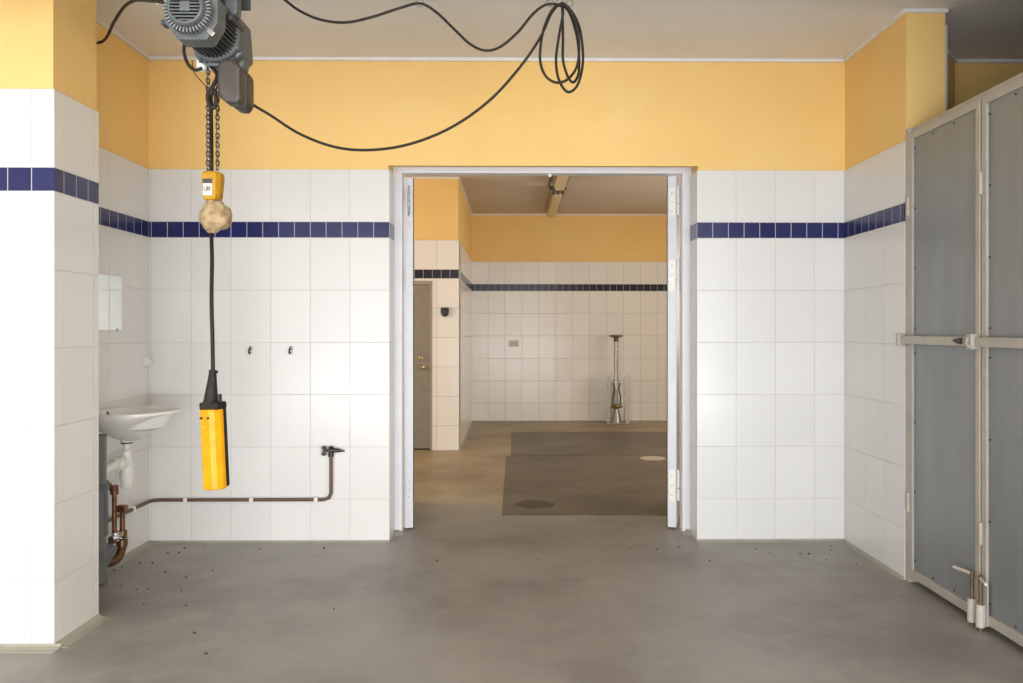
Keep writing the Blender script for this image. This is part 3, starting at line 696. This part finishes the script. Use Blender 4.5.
# motor along the y axis, fan end towards the viewer
m = MB()
cy(m, [(.046, HYM+.020), (.047, HYM-.003), (.054, HYM-.002), (.058, HYM+.006), (.060, HYM+.022)])
cy(m, [(.060, HYM+.020), (.072, HYM+.045), (.080, HYM+.055)], seg=32)
oct_ = [(.052, .084), (.084, .045), (.084, -.030), (.050, -.086), (-.040, -.086), (-.084, -.030), (-.084, .045), (-.052, .084)]
slabxz(m, oct_, HYM+.050, HYM+.125)
mot = m.build('motor', HGREY, t, bevel=.005)
m = MB(); cy(m, [(.001, HYM+.018), (.0465, HYM+.018)]); m.build('grille_backing', BLACK, mot)
m = MB()
for k in range(-4, 5):
    z = k*.0104; hw = math.sqrt(max(0, .047**2-z*z))
    if abs(k) <= 1:
        m.box(AX-hw, AX-.013, HYM, HYM+.006, AZ+z-.0023, AZ+z+.0023); m.box(AX+.013, AX+hw, HYM, HYM+.006, AZ+z-.0023, AZ+z+.0023)
    else: m.box(AX-hw, AX+hw, HYM, HYM+.006, AZ+z-.0023, AZ+z+.0023)
m.box(AX-.015, AX+.015, HYM-.001, HYM+.007, AZ-.015, AZ+.015); m.cyl((AX, HYM-.003, AZ), (AX, HYM, AZ), .003, seg=8)
m.build('fan_grille', HGREY, mot)
m = MB()
for k in range(40):
    a = 2*PI*k/40; c0, s0 = math.cos(a), math.sin(a)
    m.obox((AX+c0*.067, HYM+.032, AZ+s0*.067), (.014, .030, .0045), Matrix.Rotation(-a, 3, 'Y'))
m.build('cowl_fins', HLIGHT, mot)
m = MB(); m.obox((AX+.060, HYM+.052, AZ-.060), (.030, .006, .016), Matrix.Rotation(.75, 3, 'Y')); m.build('name_plate', STEEL, mot, bevel=.002)
m = MB(); m.box(AX-.100, AX-.070, HYM+.06, HYM+.10, AZ-.035, AZ-.018); m.build('lug', HDARK, mot, bevel=.004)
# finned stator
m = MB()
cy(m, [(.066, HYM+.12), (.066, HYM+.26)])
for k in range(36):
    a = 2*PI*k/36; c0, s0 = math.cos(a), math.sin(a)
    m.obox((AX+c0*.0715, HYM+.188, AZ+s0*.0715), (.017, .125, .0042), Matrix.Rotation(-a, 3, 'Y'))
m.build('stator', HDARK, t)
# gear housing
m = MB(); cy(m, [(.078, HYM+.245), (.088, HYM+.25), (.088, HYM+.275), (.07, HYM+.285)])
slabxz(m, [(-.085, .08), (.075, .08), (.085, -.05), (.060, -.072), (.030, -.096), (-.030, -.096), (-.075, -.070), (-.088, -.03)], HYM+.28, 2.96)
body = m.build('gear_housing', HGREY, t, bevel=.010)
m = MB()
for k in range(7): m.box(AX-.06+k*.019, AX-.051+k*.019, HYM+.272, HYM+.281, AZ-.085, AZ-.045)
m.build('housing_slots', HDARK, body)
# electrics box to the right, behind the chain box
m = MB(); ublock(m, [(226, 20), (237, 24), (243, 32), (245, 48), (243, 68), (236, 72), (230, 62), (226, 50)], 2.87, 2.94); m.build('electrics_box', HGREY, t, bevel=.012)
m = MB(); ublock(m, [(219, 14), (230, 14), (238, 38), (238, 50), (232, 49), (220, 34)], 2.80, 2.87); m.build('brake_cover', HGREY, t, bevel=.008)
m = MB(); ublock(m, [(220, 20), (224.5, 20), (224.5, 28), (220, 28)], 2.794, 2.80); m.build('rating_plate', PLAST, t, bevel=.002)
m = MB(); ublock(m, [(214, -40), (224, -40), (226, 10), (230, 22), (224, 26), (216, 14)], 2.76, 2.80)
p = at(222, 10, 2.70); m.cyl((p.x, 2.70, p.z), (p.x, 2.84, p.z), .018); p = at(229, 16, 2.72); m.cyl((p.x, 2.72, p.z), (p.x, 2.84, p.z), .012)
m.build('suspension_bracket', HDARK, t, bevel=.005)
m = MB(); ublock(m, [(224, -30), (237, -30), (237, 12), (234, 15), (224, 13)], 2.74, 2.79); m.build('trolley_drive', HGREY, t, bevel=.008)
m = MB()
xl, xr = at(190, 0, 2.7).x, at(236, 0, 2.7).x
for y, q in ((2.675, 1), (2.845, -1)):
    m = MB(); m.box(xl, xr, y-.008, y+.008, at(0, -8, 2.7).z, BEAMZ0+.07); pl = m.build('trolley_plate', HDARK, t, bevel=.003)
    for xx in (xl+.03, xr-.03):
        m = MB(); m.cyl((xx, y+q*.008, BEAMZ0+.035), (xx, y+q*.05, BEAMZ0+.035), .023, seg=16); m.build('wheel', STEEL, pl, smooth=True)
# chain box
CB = at(216.5, 60, 2.80)
x0, x1 = CB.x, at(240, 60, 2.80).x; z1 = at(230, 58, 2.80).z; z0 = at(230, 103.5, 2.80).z
m = MB(); mm = MM
m.hexa([(x0, z0+.03), (x0+.03, z0+.005), (x1-.01, z0), (x1, z0+.02), (x1, z1-.03), (x1-.025, z1), (x0+.02, z1), (x0, z1-.02)], 2.80, 2.865, 0, mm)
m.hexa([(x0+.03, z0+.004), (x1-.01, z0-.002), (x1+.004, z0+.022), (x1+.004, z1-.03), (x1-.02, z1-.005), (x0+.03, z1-.005)], 2.863, 2.945, 0, mm)
m.build('chain_box', BAGM, t, bevel=.012)
# load chain, two falls
CYP = 2.88
def fall(u, v0, v1):
    p0 = at(u, v0, CYP); p1 = at(u, v1, CYP); m = MB(); k = 0; z = p0.z
    while z > p1.z:
        m.torus_link((p0.x, CYP, z), .0225, .0175, .0034, (PI/4 if k % 2 else -PI/4)); z -= .0160; k += 1
    return m.build('load_chain', CHAIN, t, smooth=True)
fall(208, 58, 172); fall(217.5, 58, 172)
for u in (203, 215.5):
    p = at(u, 66, CYP); m = MB(); m.lathe([(.016, -.02), (.018, -.012), (.018, .016), (.012, .022)], (p.x, CYP-.012, p.z), seg=14); m.build('chain_guide', PLAST, t, smooth=True)
# cable loop tucked under the motor
m = MB(); y = 2.80
m.tube(smoothpath([at(185, 42, y), at(184, 52, y), at(188, 64, y), at(195, 70, y), at(202, 68, y)]), .0058, 8); m.build('loop_cable', BLACK, t, smooth=True)
m = MB(); m.tube(smoothpath([at(192, 60, y), at(194, 72, y), at(202, 82, y), at(207, 88, y+.05)]), .0016, 6); m.build('thin_wire', BLACK, t, smooth=True)
# hook block
p0 = at(212.5, 172, CYP); p1 = at(212.5, 201, CYP); hx = p0.x
m = MB(); h = p0.z-p1.z
prof = [(-.031, -.016), (-.027, -.032), (.022, -.032), (.034, -.010), (.034, .028), (-.031, .028)]
m.rings([[(hx+x*k, CYP+y*k2, p1.z+h*q) for x, y in prof] for q, k, k2 in ((0, .72, .8), (.14, .84, .95), (.75, 1, 1), (.93, .97, .95), (1, .82, .8))])
blk = m.build('hook_block', HYEL, t, bevel=.005)
m = MB(); m.box(hx-.020, hx+.012, CYP-.0365, CYP-.031, p1.z+.014, p0.z-.03); m.build('label_plate', PAPER, blk)
m = MB(); m.box(hx-.020, hx+.012, CYP-.038, CYP-.036, p0.z-.046, p0.z-.03); m.build('label_header', DARKMET, blk)
fc = bpy.data.curves.new('label_text', 'FONT'); fc.body = 'L80'; fc.size = .022; fc.extrude = .0005; fc.align_x = 'CENTER'
fc.materials.append(DARKMET)
tmp = bpy.data.objects.new('text_tmp', fc); COL.objects.link(tmp); dg = bpy.context.evaluated_depsgraph_get()
fm = bpy.data.meshes.new_from_object(tmp.evaluated_get(dg)); bpy.data.objects.remove(tmp)
fo = bpy.data.objects.new('label_text', fm); COL.objects.link(fo); fo.parent = blk
fo.location = Vector((hx-.005, CYP-.0385, p1.z+.030))-ROOT[blk.name]; fo.rotation_euler = (PI/2, 0, 0); fo.scale = (.75, 1, 1)
m = MB(); m.lathe([(.018, -.03), (.018, .005)], (hx, CYP, p1.z), seg=14); m.cyl((hx-.002, CYP, p1.z-.02), (hx-.002, CYP, p1.z-.10), .012); m.build('hook_shank', DARKMET, blk, smooth=True)
# foam wrap on the hook
pc = at(215.5, 217, CYP)
m = MB(); m.blob((pc.x, CYP, pc.z), (.054, .052, .054), 40, 28, .22, 6); m.blob((hx, CYP, pc.z+.05), (.022, .022, .022), 16, 10, .2, 6)
wr = tag(m.build('hook_padding', WRAP, smooth=True, origin=(pc.x, CYP, pc.z)), 'crumpled beige foam ball wrapped round the hoist hook', 'padding')
m = MB(); q = at(203, 206, CYP-.03); m.cyl((q.x, CYP-.03, q.z-.03), (q.x, CYP-.03, q.z+.022), .0065); m.build('tape_end', DARKMET, wr)

# ------------------------------------------------------------------ pendant control
PYD = 2.80
t = thing('pendant_control', 'yellow handheld pendant control hanging on a long black cable', 'control', at(213, 489, PYD))
m = MB()
m.tube(smoothpath([at(206, 62, 2.86), at(217, 74, PYD+.02), at(213, 86, PYD), at(208, 94, PYD), at(209, 103, PYD), at(213, 108, PYD), at(216, 100, PYD), at(214, 90, PYD), at(211, 95, PYD), at(211, 110, PYD+.05), at(211.5, 150, 2.93), at(211.5, 200, 2.95), at(211.5, 225, 2.95), at(211.5, 240, 2.93), at(212, 262, 2.88), at(211.5, 300, PYD+.02), at(212.5, 340, PYD), at(213, 375, PYD)], 10), .0068, 10)
m.build('cable', BLACK, t, smooth=True)
m = MB(); a, b = at(213, 370, PYD), at(210.5, 404, PYD)
m.tube([a, a*.93+b*.07, a*.9+b*.1, a*.7+b*.3, b*.9+a*.1, b], [.013, .0135, .0125, .015, .024, .026], 14)
q = at(217, 372, PYD); m.cyl(q-Vector((.01, 0, 0)), q+Vector((.004, 0, 0)), .0035, seg=6)
m.build('strain_relief', BLACK, t, smooth=True)
tilt = math.radians(-2.6); yawp = math.radians(-16)
top = at(212.5, 403, PYD); Lp = (at(0, 403, PYD).z-at(0, 489, PYD).z)
R = Matrix.Translation(top) @ Matrix.Rotation(tilt, 4, 'Y') @ Matrix.Rotation(yawp, 4, 'Z')
m = MB(); m.hexa([(-.036, -.026), (.036, -.026), (.036, .03), (-.036, .03)], -.022, .004, 0, R)
m.build('head', BLACK, t, bevel=.006)
m = MB(); m.hexa([(-.034, .0), (.034, .0), (.034, .032), (-.034, .032)], -Lp+.004, -.010, 0, R); m.build('rear_shell', BLACK, t, bevel=.008)
m = MB(); Mz = R
m.hexa([(-.036, -.020), (-.032, -.028), (.008, -.034), (.024, -.026), (.034, -.008), (.036, .010), (-.036, .010)], -Lp, -.020, 0, Mz)
m.build('front_shell', PYEL, t, bevel=.005)
m = MB()
for x in (-.022, .006):
    a = R @ Vector((x, -.031, -.048)); b = R @ Vector((x, -.038, -.048)); m.cyl(a, b, .004, seg=10)
m.build('shell_screw', DARKMET, t)
m = MB(); m.hexa([(-.022, -.0345), (.002, -.0375), (.002, -.034), (-.022, -.031)], -.082, -.072, 0, R); m.build('raised_mark', mat('raised_yellow', lin(232, 166, 10), .4, 0, .03), t)
m = MB(); a = R @ Vector((.030, .0, 0)); b = R @ Vector((.031, .0, .030)); m.cyl(a, b, .006, seg=10); m.build('toggle', BLACK, t, smooth=True)

# ------------------------------------------------------------------ festoon cables
CYD = 3.0
def cable(name, path, r, label, cat='cable'):
    m = MB(); pts = smoothpath(path, 10); m.tube(pts, r, 10)
    return tag(m.build(name, BLACK, smooth=True, origin=pts[0]), label, cat)
cable('trailing_cable', [at(238, 92, 2.93), at(252, 104, 2.97), at(270, 115, CYD), at(300, 134, CYD), at(335, 147, CYD), at(370, 150, CYD), at(410, 144, CYD), at(452, 127, CYD), at(490, 100, CYD), at(520, 67, CYD), at(540, 38, CYD), at(551, 14, CYD), at(560, 4, CYD),
    # hanging coils
    at(566, 6, 3.01), at(575, 20, 3.02), at(579, 45, 3.02), at(577, 66, 3.02), at(568, 79, 3.0), at(556, 82.5, 2.99), at(545, 75, 2.98), at(540, 58, 2.98), at(543, 32, 2.98), at(551, 12, 2.985), at(559, 5, 3.0),
    at(563, 12, 3.03), at(559, 36, 3.04), at(556, 60, 3.04), at(559, 80, 3.04), at(568, 92, 3.045), at(578, 84, 3.05), at(583, 60, 3.05), at(580, 30, 3.05), at(572, 12, 3.05), at(563, 5, 3.05),
    at(562.5, 14, 3.07), at(563, 40, 3.07), at(563, 60, 3.07), at(568, 77, 3.075), at(574, 82, 3.08), at(579, 70, 3.08), at(577.5, 40, 3.08), at(570, 14, 3.08), at(561, 3, 3.05)], .0050,
    'long slack black cable from the hoist up to the hanging coil')
cable('festoon_cable', [at(268, -14, CYD), at(285, 0, CYD), at(300, 11, CYD), at(320, 19.5, CYD), at(345, 22.5, CYD), at(372, 17, CYD), at(400, 8, CYD), at(420, 3.5, CYD), at(436, 12, CYD), at(455, 30, CYD), at(470, 44, CYD), at(485, 50.5, CYD), at(500, 47, CYD), at(517, 33, CYD), at(532, 15, CYD), at(543, 6, CYD), at(552, 4, CYD), at(558, 5, CYD)], .0050,
    'upper black cable swagging in two loops below the ceiling')
P = [at(170, 3, 2.72), at(160, 1.5, 2.85), at(140, 0, 3.2), at(133, 1, 3.35), at(124, 7, 3.55), at(114, 22, 3.75), at(108, 35, 3.9), at(103, 41, 4.0), at(97, 43, 4.08), atx(92, 43, XWL-TP)]
cable('supply_cable', P, .0068, 'short black cable from the hoist motor to the left wall behind the pier')
def carrier(u, v, label, y=CYD):
    p = at(u, v, y)
    t = thing('cable_carrier', label, 'cable clip', (p.x, y, p.z), 'cable carriers on the beam')
    m = MB(); m.tube([p+Vector((.013*math.cos(a), 0, .013*math.sin(a))) for a in [2*PI*k/16 for k in range(16)]], .003, 6, cyclic=True); m.build('ring', STEEL, t, smooth=True)
    m = MB(); m.tube(smoothpath([p+Vector((0, 0, .012)), Vector((p.x+.006, y-.03, p.z+.04)), Vector((p.x, 2.85, BEAMZ0+.006))]), .003, 6); m.build('hanger', STEEL, t, smooth=True)
    m = MB(); m.box(p.x-.02, p.x+.02, 2.80, 2.86, BEAMZ0-.006, BEAMZ0+.0); m.build('trolley', DARKMET, t, bevel=.002)
carrier(419.5, 3, 'metal cable carrier holding the cable between the two swags')
carrier(550, 3, 'metal cable carrier at the left of the hanging coil'); carrier(560, 3, 'middle metal cable carrier holding the hanging coil', 3.03); carrier(570, 3, 'metal cable carrier at the right of the hanging coil', 3.06)
p = at(157.5, 2, 2.9)
m = MB(); m.lathe([(.009, -.005), (.009, .005)], (p.x, p.y, p.z), (1, .6, 0), 12); tag(m.build('cable_tie', PLAST, smooth=True, origin=p), 'small white tie on the short cable left of the hoist', 'cable tie')

# ------------------------------------------------------------------ crumbs on the floor
m = MB()
spots = [(random.uniform(XWL+.05, XWL+.6), random.uniform(4.2, 5.12)) for _ in range(20)] + [(random.uniform(-2.2, 2.0), random.uniform(4.95, 5.13)) for _ in range(12)] \
    + [(random.uniform(1.5, 2.05), random.uniform(4.5, 5.1)) for _ in range(7)] + [(random.uniform(-1.9, 1.8), random.uniform(3.2, 5.0)) for _ in range(9)]
for x, y in spots:
    if -.85 < x < 1.2 and y > 5.1: continue
    r = random.uniform(.003, .009); a = random.uniform(0, PI)
    m.hexa([(x+r*math.cos(a+k*PI*.4)*random.uniform(.5, 1.2), y+r*math.sin(a+k*PI*.4)*random.uniform(.3, 1)) for k in range(5)], .0005, random.uniform(.003, .008))
tag(m.build('leaf_crumbs', DEBR), 'dark crumbs of dead leaves scattered over the grey floor', 'debris', kind='stuff')
